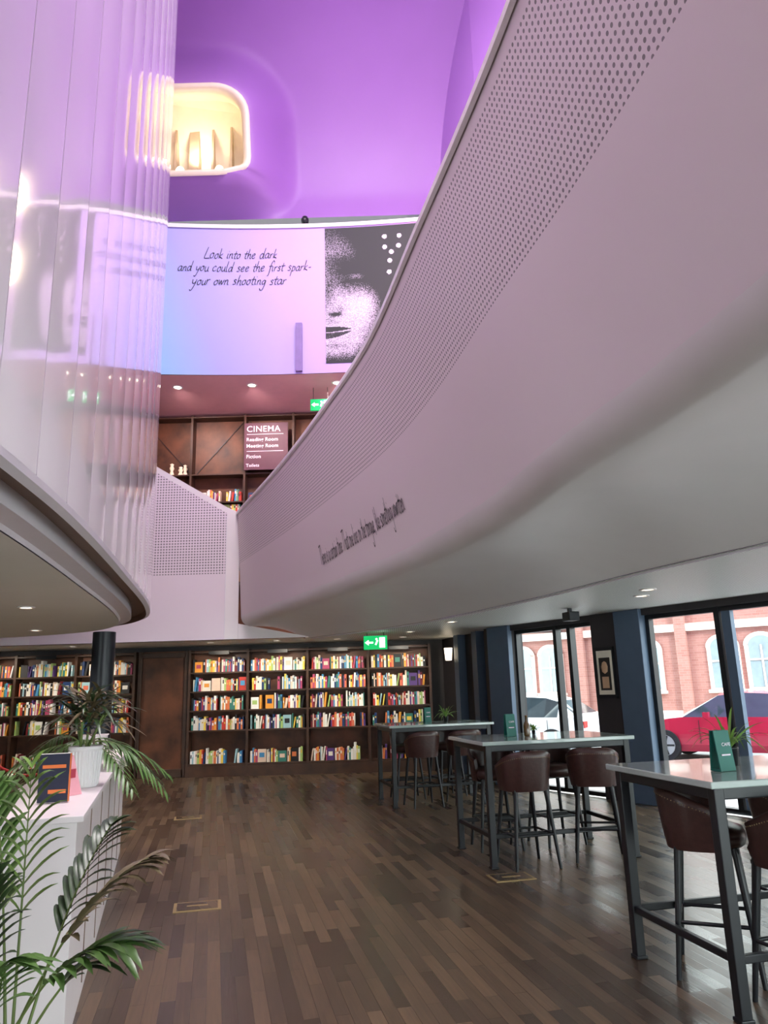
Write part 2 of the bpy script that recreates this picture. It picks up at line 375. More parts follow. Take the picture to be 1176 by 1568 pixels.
for wi,(s0,s1,ms) in enumerate([(0,1.79,[.95,1.25]),(2.70,5.6,[3.8]),(6.2,9.2,[7.7]),(9.8,12.8,[11.3]),(13.4,16.4,[14.9])]):
    w_=MB()
    for s_ in(s0+.03,s1-.03): w_.box((s_,.1,1.28),(.06,.1,2.44))
    w_.box(((s0+s1)/2,.1,2.48),(s1-s0,.1,.06));w_.box(((s0+s1)/2,.1,.04),(s1-s0,.12,.06))
    for q in ms:
        w_.box((q,.1,1.28),(.07,.12,2.44));
        if wi==1: w_.box((q+.12,.1,1.28),(.12,.08,2.44),2)
    w_.add([(s0,.12,.06),(s1,.12,.06),(s1,.12,2.46),(s0,.12,2.46)],[(0,1,2,3)],1)
    w_.build('window_%d'%(wi+1),[blk,glass,bluep],loc=WO,rz=WR)
# ---------------- purple dome with opening
prof=[(14.6,11.95),(14.72,12.6),(14.6,13.4),(14.3,14.2),(13.8,15.0),(13.0,15.8),(12,16.3),(10.5,16.7),(8,16.85),(3,16.9),(-3,16.9)]
pv=[Vector(p) for p in prof];dn=[]
for i in range(len(pv)-1):
    p0=pv[max(i-1,0)];p1=pv[i];p2=pv[i+1];p3=pv[min(i+2,len(pv)-1)]
    for t in range(24):
        t/=24;dn.append(.5*((2*p1)+(p2-p0)*t+(2*p0-5*p1+4*p2-p3)*t*t+(-p0+3*p1-3*p2+p3)*t**3))
pr=[dn[0]];al=[0];acc=0;tot=0
for a,b in zip(dn,dn[1:]):
    ll=(b-a).length;acc+=ll;tot+=ll
    if acc>=(.06 if tot<5 else .4): pr.append(b);al.append(tot);acc=0
OC=(-4.06,1.66);OH=(1.36,1.33);OR=.72
def sd(x,v):
    qx=abs(x-OC[0])-OH[0]+OR;qy=abs(v-OC[1])-OH[1]+OR
    return math.hypot(max(qx,0),max(qy,0))+min(max(qx,qy),0)-OR
xs=[-9+i*.07 for i in range(130)]+[.1+i*.35 for i in range(38)]
def dome(x,j):
    p=pr[j];t=(pr[min(j+1,len(pr)-1)]-pr[max(j-1,0)]).normalized();n_=Vector((t.y,-t.x))
    if n_.x>0: n_=-n_
    s_=max(0,sd(x,al[j]));q=max(0,1-s_/1.0);h=1.0*q*q*(3-2*q)
    h*=min(1,al[j]/.3)
    return Vector((x,p.x+n_.x*h,p.y+n_.y*h)),n_
G=[[dome(x,j)[0] for x in xs] for j in range(len(pr))]
dm=MB();dm.grid(G,0,True,skip=lambda j,i: sd((xs[i]+xs[min(i+1,len(xs)-1)])/2,(al[j]+al[min(j+1,len(al)-1)])/2)<-.02)
dm.build('ceiling_atrium',[pur])
def at(x,v):
    j=min(range(len(al)),key=lambda q:abs(al[q]-v));j0=min(j,len(al)-2)
    if al[j]>v and j>0:j0=j-1
    t=(v-al[j0])/(al[j0+1]-al[j0]);A,n1=dome(x,j0);B,n2=dome(x,j0+1);return A+(B-A)*t,n1
loop=[]
for cx,cy,a0 in((1,1,0),(-1,1,90),(-1,-1,180),(1,-1,270)):
    for q in range(9):
        t=math.radians(a0+q*90/8);loop.append((OC[0]+cx*(OH[0]-OR)+OR*math.cos(t),OC[1]+cy*(OH[1]-OR)+OR*math.sin(t)))
rm=MB();rows=[[],[],[],[],[],[]]
for x,v in loop:
    p,n_=at(x,v);nv=Vector((0,n_.x,n_.y));c,_=at(*OC);rad=(p-c).normalized()
    rows[0].append(p+rad*.06-nv*.02);rows[1].append(p+rad*.03+nv*.05);rows[2].append(p-rad*.06+nv*.03)
    rows[3].append(p-rad*.14-nv*.12);rows[4].append(p-rad*.16-nv*.5);rows[5].append(p-rad*.16-nv*1.2)
rm.grid(rows,0,True,closeu=True)
rm.add([tuple(p) for p in rows[5]],[tuple(range(len(loop)))],0)
c,n_=at(*OC);nv=Vector((0,n_.x,n_.y))
for i,ww in enumerate((.05,.22,.05,.05)):
    pc=Vector((-4.5+.42*i,c.y,c.z))-nv*1.0; rm.box(pc,(ww,.25,2.3),2)
for lx in(-3.35,-4.2):
    pc,_=at(lx,OC[1]-1.0);pc=pc-nv*.12
    rm.lathe([(0,-.1),(.07,-.07),(.1,0),(.07,.07),(0,.1)],pc,1,12)
rm.build('ceiling_light_well',[cream,lampw,mat('beige_slat',(200,180,150),.5)])
# ---------------- banner balcony (level 2)
def by(x): return 13.8-.02*(x+1.5)**2
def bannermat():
    m,n,l,b=nt('banner_light_tint');tc=n.new('ShaderNodeTexCoord');sx=n.new('ShaderNodeSeparateXYZ');l.new(tc.outputs['UV'],sx.inputs[0])
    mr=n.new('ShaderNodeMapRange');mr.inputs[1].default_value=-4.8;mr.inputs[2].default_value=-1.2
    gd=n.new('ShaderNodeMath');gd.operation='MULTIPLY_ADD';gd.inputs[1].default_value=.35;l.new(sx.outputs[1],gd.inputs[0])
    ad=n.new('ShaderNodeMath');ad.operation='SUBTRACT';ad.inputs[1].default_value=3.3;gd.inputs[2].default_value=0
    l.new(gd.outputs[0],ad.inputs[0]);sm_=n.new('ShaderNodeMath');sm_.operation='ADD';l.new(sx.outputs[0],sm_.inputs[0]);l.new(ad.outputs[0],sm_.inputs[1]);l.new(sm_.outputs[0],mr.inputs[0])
    r=n.new('ShaderNodeValToRGB');r.color_ramp.elements[0].color=lin((150,192,232))+(1,);r.color_ramp.elements[1].color=lin((194,160,228))+(1,)  # blue-to-lilac cast of coloured lighting painted into the banner colour
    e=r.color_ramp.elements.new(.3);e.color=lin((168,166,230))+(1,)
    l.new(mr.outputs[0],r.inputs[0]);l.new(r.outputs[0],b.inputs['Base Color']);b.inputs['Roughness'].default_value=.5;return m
bn=MB();bx=[-5.8+i*.2 for i in range(38)]
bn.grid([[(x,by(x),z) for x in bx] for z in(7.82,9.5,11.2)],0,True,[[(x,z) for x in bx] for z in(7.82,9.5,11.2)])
bn.grid([[(x,by(x)-.03,z) for x in bx] for z in(11.13,11.22)],1)
bn.grid([[(x,by(x)-.03,11.22) for x in bx],[(x,by(x)+.12,11.22) for x in bx]],1)
bn.box((-1.62,by(-1.6)-.06,8.37),(.13,.08,1.05),2)
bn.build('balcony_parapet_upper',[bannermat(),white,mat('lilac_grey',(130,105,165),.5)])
bx2=[-8.8+i*.2 for i in range(53)]
s2=MB();s2.grid([[(x,by(x),7.81) for x in bx2],[(x,16.2,7.81) for x in bx2]],0,False)
s2.build('ceiling_level_one',[mat('pink_soffit',(222,165,172),.5,var=.03)])
s2=MB();s2.box((-3.5,15.65,8.2),(10.8,3.2,.3));s2.build('floor_level_two',[darkw])
tb=MB()
for t,x0,zz,ww in(('Look into the dark',-3.60,10.43,1.52),('and you could see the first spark-',-4.12,10.13,2.75),('your own shooting star',-3.83,9.82,1.95)):
    vs,fs=handwrite(t,.105,.085,.3,.1);w=max(v[0] for v in vs)
    tb.add([(x0+x/w*ww,by(x0+x/w*ww)-.012,zz+y*1.05) for x,y,z in vs],fs)
tb.build('banner_lettering',[ink])
# portrait
def lerp_tab(t,v):
    for (a,b),(c,d) in zip(t,t[1:]):
        if v<=c: return b+(d-b)*(v-a)/(c-a)
    return t[-1][1]
tab=[(0,.30),(.1,.38),(.24,.46),(.42,.55),(.57,.62),(.7,.60),(.85,.50),(1,.36)]
def g(u,v,cu,cv,su,sv): return math.exp(-((u-cu)/su)**2-((v-cv)/sv)**2)
dots=[(.65,.085),(.81,.085),(.65,.165),(.80,.16),(.72,.205),(.70,.27),(.69,.355)]
def face(u,v):
    L=.70-.66*max(0,(.30-v)/.30)-.14*u
    L-=.70*g(u,v,.31,.375,.27,.12)
    L-=.36*g(u,v,.16,.27,.25,.07)
    L+=.40*g(u,v,.34,.372,.10,.024)
    if abs(v-(.405+.5*(u-.33)**2))<.014*(1-((u-.33)/.2)**2) : L-=.9
    L-=.5*g(u,v,.33,.335,.17,.012)
    L-=.32*g(u,v,.02,.50,.07,.13)
    L-=.95*g(u,v,.10,.650,.055,.014)+.25*g(u,v,.16,.62,.05,.04)+.2*g(u,v,.05,.70,.08,.02)
    if 0<=u<.28: 
        wv=(1-(u/.28)**2)
        if -.03*wv<v-(.768-.04*u)<.012*wv: L-=.85
        elif .016<v-(.768-.04*u)<.016+.042*wv: L-=.62
    L-=.25*g(u,v,.10,.875,.12,.02)
    L-=.9*g(u,v,.05,1.02,.38,.07)
    L+=.18*g(u,v,.38,.58,.18,.12)
    L-=.30*g(u,v,lerp_tab(tab,v)-.04,v,.10,1)
    e=(u-lerp_tab(tab,v))
    L-=1.2/(1+math.exp(-e/.022))
    L+=R.uniform(-.26,.26)
    L=max(.0,min(1,(L-.22)*1.75))
    if any((u-a)**2*.45+(v-b)**2<.00030 for a,b in dots): L=1
    return L
pt=MB();nu,nv_=200,230
x0,x1,z1,z0=-1.08,1.45,11.1,8.02
rows=[]
for j in range(nv_+1):
    z=z1+(z0-z1)*j/nv_;rows.append([(x0+(x1-x0)*i/nu,by(x0+(x1-x0)*i/nu)-.01,z) for i in range(nu+1)])
vs=[p for r in rows for p in r];w=nu+1
pt.add(vs,[(j*w+i,(j+1)*w+i,(j+1)*w+i+1,j*w+i+1) for j in range(nv_) for i in range(nu)])
pt.c=[]
for j in range(nv_):
    for i in range(nu):
        L_=face((i+.5)/nu*2.53/1.93,(j+.5)/nv_);pt.c.append((.010+.64*L_,.008+.52*L_,.014+.70*L_))
pt.build('portrait_print',[attrmat('portrait_ink',.6)],col=True)
q=MB();q.lathe([(0,0),(.07,.05),(.09,.12),(.06,.2),(0,.22)],(-1.55,14.3,11.55),0,12);q.cyl((-1.55,14.3,8.36),(-1.55,14.3,11.57),.03);q.build('balcony_post_lamp',[blk])
# ---------------- bookshelves
bookpal=[(240,235,225),(240,236,232),(200,60,50),(30,60,110),(40,40,45),(235,160,60),(60,130,120),(160,200,210),(245,215,90),(180,70,110),(90,60,130),(235,210,190),(20,20,25),(70,140,190),(220,120,70),(250,250,245),(120,30,40),(170,200,120),(245,240,230),(230,120,90)]
bookmat=attrmat('book_spines',.55)
def books(mb,x0,x1,y,z,hmax,rr,face_p=.3):
    x=x0+rr.uniform(.01,.06)
    while x<x1-.06:
        if rr.random()<.025: x+=rr.uniform(.05,.18);continue
        if rr.random()<face_p*.08:
            w=rr.uniform(.14,.18);h=min(hmax,rr.uniform(.2,.27))
            if x+w>x1: break
            mb.col=lin(rr.choice(bookpal));mb.box((x+w/2,y+.10,z+h/2),(w,.03,h))
            mb.col=lin(rr.choice(bookpal));mb.box((x+w/2,y+.083,z+h*.55),(w*.6,.006,h*.35))
            x+=w+.02;continue
        t=rr.uniform(.018,.05);h=min(hmax,rr.gauss(.245,.025));dp=rr.uniform(.13,.18)
        if x+t>x1:break
        mb.col=lin(rr.choice(bookpal));lean=0
        if rr.random()<.06: lean=rr.uniform(.05,.2)
        Mx=Matrix.Rotation(lean,3,'Y')
        cx=x+t/2+math.sin(lean)*h/2
        if cx+h*abs(math.sin(lean))/2+t>x1: break
        mb.box((cx,y+.06+dp/2,z+h/2*math.cos(lean)+t/2*math.sin(lean)),(t-.002,dp,h),M=Mx)
        if lean==0 and t>.022:
            mb.col=lin(rr.choice([(240,235,220),(30,30,35),(220,180,80),(250,250,250)]))
            mb.box((cx,y+.06-.001,z+h*rr.uniform(.55,.75)),(t*.55,.002,h*rr.uniform(.12,.35)))
        x+=t+(math.sin(lean)*h if lean else 0)
def shelf(name,xs_,y,zs,ztop,depth=.3,seed=1,fill=None,zb=0):
    rr=random.Random(seed)
    e=bpy.data.objects.new(name,None);sc.collection.objects.link(e)
    s_=MB();b_=MB();yb=y+depth
    for x in xs_: s_.box((x,y+depth/2,(zb+ztop)/2),(.05,depth,ztop-zb))
    for z in zs+[ztop-.03]: s_.box(((xs_[0]+xs_[-1])/2,y+depth/2+.005,z-.015),(xs_[-1]-xs_[0],depth-.01,.03))
    s_.box(((xs_[0]+xs_[-1])/2,yb,(zb+ztop)/2),(xs_[-1]-xs_[0],.02,ztop-zb),1)
    if zb==0: s_.box(((xs_[0]+xs_[-1])/2,y+.02,zs[0]/2-.02),(xs_[-1]-xs_[0],.03,zs[0]-.03))
    if zb==0:
        for i in range(len(xs_)-1): s_.box(((xs_[i]+xs_[i+1])/2,y-.01,ztop-.06),(.42,.015,.07),2)
    else:
        for i in range(len(xs_)-1):
            w_=xs_[i+1]-xs_[i];h_=ztop-zs[-1];a_=math.atan2(h_,w_)
            s_.box(((xs_[i]+xs_[i+1])/2,yb-.03,(zs[-1]+ztop)/2),(math.hypot(w_,h_)*.95,.012,.014),2,M=Matrix.Rotation(a_ if i%2 else -a_,3,'Y'))
    s_.build('frame',[wood,woodb,blk],parent=e)
    for i in range(len(xs_)-1):
        for j,z in enumerate(zs):
            if fill and not fill(i,j): continue
            books(b_,xs_[i]+.03,xs_[i+1]-.03,y,z,((zs+[ztop])[j+1]-z-.06),rr)
    b_.build('books',[bookmat],parent=e,col=True)
    return e
ZS=[.25,.90,1.29,1.67,2.05]
shelf('bookcase',[-4.10,-2.90,-1.67,-.42,.85],15.55,ZS,2.5,seed=3)
shelf('bookcase',[-8.85,-7.7,-6.45,-5.24],15.55,ZS,2.5,seed=5)
dp=MB();dp.box((-4.67,15.72,1.25),(1.0,.06,2.5),0)
for x in(-5.15,-4.19): dp.box((x,15.68,1.25),(.08,.1,2.5),1)
dp.box((-4.67,15.68,2.42),(.95,.1,.1),1);dp.box((-4.67,15.68,.08),(.95,.1,.16),1)
dp.build('door_1',[woodb,wood],bevel=.006)
shelf('upper_bookcase',[-6.7,-5.5,-4.29,-3.09,-2.0,-.8,.4],15.82,[3.95,4.45,4.95,5.5,6.05-.3,6.39],7.78,seed=9,fill=lambda i,j: j<5,zb=3.9)
fg=MB()
for i,(x,h) in enumerate(((-4.75,.3),(-4.55,.22),(-4.45,.26))):
    fg.lathe([(0,0),(.07,0),(.06,.02),(.03,h*.4),(.055,h*.6),(.03,h*.8),(.045,h*.92),(0,h)],(x,15.95,6.395),0,12)
fg.build('shelf_figurines',[cream])
sg=MB();sg.box((-2.6,15.76,6.98),(.98,.03,1.1),0)
for t,zz,sz in(('CINEMA',7.32,.2),('Reading Room',7.10,.115),('Meeting Room',6.95,.115),('Fiction',6.70,.115),('Toilets',6.50,.1)):
    vs,fs=textgeo(t,sz,0,1.05,.002);sg.add([(-3.04+x,15.74,zz+y) for x,y,z in vs],fs,1)
for zz in(7.26,6.86): sg.box((-2.62,15.74,zz),(.82,.004,.012),1)
sg.build('cinema_sign',[mat('maroon_sign',(84,40,62),.5),wtxt])
def exitsign(loc_,s=1,drop=.1):
    e=MB();e.box((0,0,0),(.42*s,.05,.24*s),0)
    e.box((-.1*s,-.028,0),(.12*s,.004,.03*s),1)
    e.add([(-.19*s,-.03,0),(-.12*s,-.03,-.05*s),(-.12*s,-.03,.05*s)],[(0,1,2)],1)
    e.box((.12*s,-.028,0),(.1*s,.004,.18*s),1);e.cyl((.02*s,-.032,.06*s),(.02*s,-.026,.06*s),.02*s,m=1)
    e.box((.02*s,-.028,0),(.03*s,.004,.09*s),1,M=Matrix.Rotation(.4,3,'Y'))
    e.cyl((-.15*s,0,.12*s),(-.15*s,0,.12*s+drop),.006,m=2,n=6);e.cyl((.15*s,0,.12*s),(.15*s,0,.12*s+drop),.006,m=2,n=6)
    e.build('exit_sign',[green,exw,blk],loc=loc_)
exitsign((-.22,13.4,2.42),1,.06);exitsign((-1.26,14.5,7.42),1,.27)
c_=MB();c_.cyl((-4.4,11.6,0),(-4.4,11.6,2.59),.17,m=0,n=32);c_.cyl((-4.4,11.6,0),(-4.4,11.6,.1),.19,m=0,n=32);c_.build('round_column',[navy])
def dl(x,y,z,r=.07):
    d_=MB();d_.lathe([(r*1.35,0),(r*1.35,-.008),(r,-.012),(r*.95,-.004)],(0,0,0),0,20);d_.lathe([(r*.95,-.004),(0,-.004)],(0,0,0),1,20)
    d_.build('recessed_downlight',[white,lampw],loc=(x,y,z))
def spot(name,loc_,tgt,e,col=(1,1,1),ang=80,blend=.8,rad=.1):
    L_=bpy.data.lights.new(name,'SPOT');L_.energy=e;L_.color=col;L_.spot_size=math.radians(ang);L_.spot_blend=blend;L_.shadow_soft_size=rad
    o=bpy.data.objects.new(name,L_);sc.collection.objects.link(o);o.location=loc_
    o.rotation_euler=(Vector(tgt)-Vector(loc_)).to_track_quat('-Z','Y').to_euler();return o
def area(name,loc_,tgt,e,col=(1,1,1),sx=1,sy=1):
    L_=bpy.data.lights.new(name,'AREA');L_.energy=e;L_.color=col;L_.shape='RECTANGLE';L_.size=sx;L_.size_y=sy
    o=bpy.data.objects.new(name,L_);sc.collection.objects.link(o);o.location=loc_
    o.rotation_euler=(Vector(tgt)-Vector(loc_)).to_track_quat('-Z','Y').to_euler();return o
for x in(-4.2,-2.66,-.9): 
    dl(x,14.27,7.81,.08);spot('soffit_spot',(x,14.3,7.75),(x,15.7,6.2),230,(1,.76,.70),130)
warm=(1,.88,.72)
for x in(-8,-6.2,-3.5,-2.2,-1,.3):
    yy=14.75;dl(x,yy,2.6,.05);spot('shelf_spot',(x,yy-.15,2.56),(x,15.7,1.0),85,warm,125)
for x,y in((3.03,8.8),(1.0,11.6),(.4,13.4),(2.9,8.2)): dl(x,y,2.6)
for x,y in((-4.4,6),(-6,9.5),(-5.2,11),(-4,8.2),(-7.5,11.3),(-3.6,3.5)):
    dl(x,y,2.6);spot('downlight_beam',(x,y,2.56),(x,y,0),200,warm,130)
sk=MB();sk.box((0,0,-.03),(.05,.05,.06));sk.box((0,-.02,-.11),(.15,.2,.12));sk.build('ceiling_speaker',[blk],loc=(2.48,10.1,2.6),rz=.3,bevel=.008)
p_=MB()
for z in(5.3,6.75):
    p_.lathe([(0,-.38),(.2,-.33),(.35,-.15),(.38,0),(.35,.15),(.2,.33),(.03,.38)],(0,0,z),0,24)
p_.cyl((0,0,.0),(0,0,.03),.3,.28,1,24);p_.cyl((0,0,.03),(0,0,6.4),.03,m=1,n=10)
p_.build('added_reflection_globes',[lampb,blk],loc=(1.45,12.6,3.925))  # unseen glowing globes on a post, added for their reflections in the drum
# ---------------- tables and stools
TR=math.atan2(.225,.974)
def table(ox,oy,L_=1.56):
    t=MB();W_=.92;H=1.10
    for x in(0,L_):
        for y in(0,W_): t.box((x,y,(H-.03)/2),(.06,.06,H-.03),0);t.box((x,y,.01),(.075,.075,.02),0)
    for y in(0,W_):
        t.box((L_/2,y,H-.065),(L_,.05,.06),0)
    t.box((L_/2,0,.27),(L_,.035,.04),0)
    t.box((L_/2,W_,.27),(L_,.035,.04),0)
    for x in(0,L_): t.box((x,W_/2,H-.065),(.05,W_,.06),0);t.box((x,W_/2,.27),(.035,W_,.04),0)
    t.box((L_/2,W_/2,H-.0175),(L_+.14,W_+.14,.035),1)
    t.build('bar_table',[blk,marble],loc=(ox,oy,0),rz=TR,bevel=.006)
def stool(x,y,rz):
    s_=MB()
    s_.lathe([(0,.66),(.17,.665),(.205,.69),(.215,.73),(.20,.765),(.14,.785),(0,.79)],(0,.01,0),0,32,e=3)
    nO=28;O=[];I=[]
    for i in range(nO+1):
        ph=math.radians(-118+236*i/nO)
        top=.83+.19*(math.cos(ph)*.5+.5)**1.3-.02*max(0,math.cos(ph))**8
        O_=[];I_=[]
        for q in range(7):
            t=q/6;z=.66+(top-.66)*t;r=.215+.045*t**.8*(.4+.6*(math.cos(ph)*.5+.5))
            kx=(abs(math.sin(ph))**2.6+abs(math.cos(ph))**2.6)**(-1/2.6)
            O_.append((math.sin(ph)*r*kx,-math.cos(ph)*r*kx,z))
            ri=r-.035;I_.append((math.sin(ph)*ri*kx,-math.cos(ph)*ri*kx,z))
        mid=[((a_+b_)/2) for a_,b_ in zip(O_[-1],I_[-1])];mid[2]+=.015
        O.append(O_+[tuple(mid)]+I_[::-1])
    s_.grid(O,0,True)
    for r in(O[0],O[-1]): s_.add(r,[tuple(range(len(r)))],0)
    for i in range(1,nO*2):
        k0=i//2;A=Vector(O[k0][5]);B=Vector(O[min(k0+1,nO)][5]);p=A+(B-A)*(.5*(i%2));n_=Vector((p.x,p.y,0)).normalized()
        p=p+n_*.002+Vector((0,0,.015));s_.lathe([(0,-.004),(.004,0),(0,.004)],p,2,5)
    ft=[]
    for sx_,sy_ in((-1,-1),(1,-1),(1,1),(-1,1)):
        a=Vector((sx_*.15,sy_*.15,.68));b=Vector((sx_*.215,sy_*.215,0));s_.cyl(b,a,.014,.022,1,10)
        ft.append(b+(a-b)*.42)
    for a,b in zip(ft,ft[1:]+ft[:1]): s_.cyl(a,b,.011,m=1,n=8)
    s_.box((0,0,.665),(.34,.34,.02),1)
    s_.build('bar_stool',[leather,blk,brass],loc=(x,y,0),rz=rz)
e1=Vector((.974,.225));e2=Vector((-.225,.974))
def st(o,a,b,r): p=Vector(o)+e1*a+e2*b;stool(p.x,p.y,TR+r)
TF=(.04,10.9);TM=(.90,7.24);TN=(1.656,4.03)
table(*TF,1.42);table(*TM,1.42);table(*TN)
st(TF,.42,.05,.1);st(TF,1.05,.07,0);st(TF,.40,.85,math.pi);st(TF,1.02,.85,math.pi+.2)
st(TM,.34,.02,.05);st(TM,1.08,.05,-.45);st(TM,.36,.85,math.pi-.1);st(TM,1.02,.85,math.pi+.1)
st(TN,.32,.60,-2.2);st(TN,.45,.0,.1);st(TN,1.12,.1,0);st(TN,1.15,.85,math.pi)
# plants
def blade(mb,base,dv,L_,w,droop,m=0,n=7):
    dv=Vector(dv).normalized();base=Vector(base);side=dv.cross(Vector((0,0,1)));side=side.normalized() if side.length>.05 else Vector((1,0,0))
    rows=[]
    for i in range(n+1):
        t=i/n;p=base+dv*L_*t-Vector((0,0,1))*droop*L_*t*t
        ww=w*(math.sin(math.pi*min(1,.12+t*.88))**.7)*.5 if t<1 else .0005
        rows.append([p-side*ww,p+Vector((0,0,-ww*.35)),p+side*ww])
    mb.grid(rows,m,True)
def frond(mb,base,dv,L_,droop,nl,ll,w=.02,m=0,ms=1,start=.3,rr=R,pw=2.2):
    dv=Vector(dv).normalized();base=Vector(base);hz=Vector((dv.x,dv.y,0))
    def P_(t): return base+dv*L_*t-Vector((0,0,1))*droop*L_*t**pw+hz*.25*L_*t*t
    mb.tube([P_(i/10) for i in range(11)],[.007*(1-i/12) for i in range(11)],ms,5)
    for i in range(nl):
        t=start+(1-start)*i/(nl-1);tan_=(P_(min(1,t+.02))-P_(t-.02)).normalized()
        side=tan_.cross(Vector((0,0,1))).normalized()
        l_=ll*(math.sin(math.pi*(.18+.75*(t-start)/(1-start))))**.6
        for sg_ in(-1,1):
            d=tan_*.75+side*sg_*(.75-.35*t)+Vector((0,0,.1+rr.uniform(-.12,.12)))
            blade(mb,P_(t),d,l_*rr.uniform(.85,1.1),w,.35+rr.uniform(0,.25),m,5)
leafg=mat('palm_green',(82,116,58),.35,var=.35,scale=8);leafl=mat('leaf_lime',(118,156,70),.4,var=.25,scale=8)
leafb=mat('bronze_leaf',(104,92,66),.4,var=.4,scale=10);stem=mat('stem',(100,120,60),.5);soil=mat('soil',(45,32,24),.9,bump=.5,scale=40)
leafd=mat('leaf_deep',(56,80,46),.35,var=.4,scale=8)
potw=mat('white_ceramic',(232,232,232),.3,var=.02)
def pot(mb,r,h,z,m,ms,ribs=False):
    mb.lathe([(r*.72,0),(r*.8,h*.05),(r*.95,h*.9),(r,h*.92),(r,h),(r*.9,h),(r*.88,h*.88),(0,h*.88)],(0,0,z),m,32)
    mb.lathe([(r*.87,h*.9),(0,h*.91)],(0,0,z),ms,20)
    if ribs:
        for i in range(28):
            a=2*math.pi*i/28;mb.cyl((math.cos(a)*r*.79,math.sin(a)*r*.79,z+.015),(math.cos(a)*r*.94,math.sin(a)*r*.94,z+h*.88),.006,m=m,n=5)
pr_=MB();pot(pr_,.19,.36,0,2,3)
rr=random.Random(4)
FR=[((.34,.05,1.0),1.20,.34,4),((.40,-.05,1.0),1.0,.44,0),((-.05,.1,1.2),1.22,.15,5),((-.35,.1,1.1),1.15,.35,0),((.15,-.25,1.0),.85,.35,0),((-.5,.3,1.0),1.0,.5,0),((.16,.3,1.2),1.10,.24,6),((.36,.15,.95),.82,.40,6),((-.3,-.3,1.0),.9,.5,5),((.0,-.1,1.1),.95,.25,6),((-.2,.2,1.2),1.25,.2,0)]
for d,L_,dr_,mi in FR: frond(pr_,(rr.uniform(-.06,.06),rr.uniform(-.06,.06),.33),d,L_,dr_,13,.25,.034,mi,1,.50,rr)
pr_.build('potted_palm',[leafg,stem,potw,soil,leafb,leafl,leafd],loc=(-1.30,2.75,0))
# ---------------- counter
ct=MB();n0=Vector((-1.5,3.8));n1=Vector((-2.9,8.5));d=(n1-n0);Lc=d.length;ca=math.atan2(d.y,d.x)
ct.box((Lc/2,.25,.51),(Lc-.04,.46,1.02),0);ct.box((Lc/2,.25,1.035),(Lc,.52,.03),1);ct.box((Lc/2,.25,.04),(Lc-.08,.42,.08),2)
for i in range(1,6): ct.box((Lc*i/6,.018,.53),(.006,.006,.92),2)
ct.build('reception_counter',[white,white,tan],loc=(n0.x,n0.y,0),rz=ca,bevel=.004)
def onc(t,o): 
    u=d.normalized();nn_=Vector((-u.y,u.x));p=n0+u*t+nn_*o;return p
b=MB()
b.col=lin((28,34,58));b.box((0,0,.13),(.155,.035,.25));b.col=lin((226,120,60));b.box((.079,0,.13),(.004,.036,.25));b.box((.0,-.0185,.19),(.12,.002,.018));b.box((.02,-.0185,.06),(.09,.002,.02))
b.col=lin((240,235,225));b.box((0,0,.256),(.15,.03,.003))
p=onc(.55,.2);b.build('display_book',[bookmat],loc=(p.x,p.y,1.051),rz=.25,col=True)
b=MB();b.col=lin((225,160,170));b.add([(-.06,0,0),(.06,0,0),(.05,.07,.22),(-.05,.07,.22)],[(0,1,2,3)]);b.col=lin((235,225,225));b.add([(-.06,.14,0),(.06,.14,0),(.05,.07,.22),(-.05,.07,.22)],[(0,1,2,3)]);b.col=lin((180,60,80));b.box((0,.03,.12),(.06,.004,.05))
p=onc(.84,.12);b.build('leaflet_stand',[bookmat],loc=(p.x,p.y,1.051),rz=1.2,col=True)
p=onc(1.28,.11);q=MB();pot(q,.105,.25,0,0,1,True)
rr=random.Random(11)
for i in range(5): q.cyl((rr.uniform(-.03,.03),rr.uniform(-.03,.03),.2),(rr.uniform(-.12,.12),rr.uniform(-.12,.12),rr.uniform(.38,.5)),.008,m=3,n=6)
for i in range(120):
    a=rr.uniform(0,6.28);el=rr.uniform(.15,1.5);cx,cy=rr.choice([(-.08,0),(.07,.05),(0,-.05),(.05,-.06)])
    blade(q,(cx,cy,rr.uniform(.34,.54)),(math.cos(a),math.sin(a),el),rr.uniform(.22,.38),.026,rr.uniform(.3,.8),2 if rr.random()<.6 else 4)
q.build('potted_dracaena',[potw,soil,leafb,stem,leafd],loc=(p.x,p.y,1.051))
p=onc(2.6,.25);q=MB();pot(q,.12,.2,0,2,3)
for i in range(13):
    a=i*2.4;frond(q,(0,0,.17),(math.cos(a),math.sin(a),rr.uniform(.35,1.0)),rr.uniform(.5,.66),rr.uniform(.8,1.2),12,.2,.022,0,1,.25,rr,2)
q.build('potted_fern',[leafg,stem,potw,soil],loc=(p.x,p.y,1.051))
p=onc(3.7,.25);q=MB();q.box((0,0,.1),(.3,.22,.2));q.box((0,0,.205),(.32,.24,.012));q.build('storage_box',[white],loc=(p.x,p.y,1.051),rz=ca,bevel=.006)
q=MB()
for x in(0,1.1):
    q.lathe([(0,0),(.16,0),(.16,.02),(.03,.05),(.022,.08),(.022,.92),(.035,.94),(.035,.98),(0,1.0)],(x,0,0),0,20)
q.tube([(1.1*t,0,.9-.25*math.sin(math.pi*t)) for t in [i/14 for i in range(15)]],.018,1)
q.build('rope_barrier',[brass,mat('red_rope',(150,25,30),.8)],loc=(-5.2,9.9,0),rz=.3)
teal=mat('teal_card',(18,100,88),.5)
def onT(T_,a,b): p=Vector(T_)+e1*a+e2*b;return (p.x,p.y,1.101)
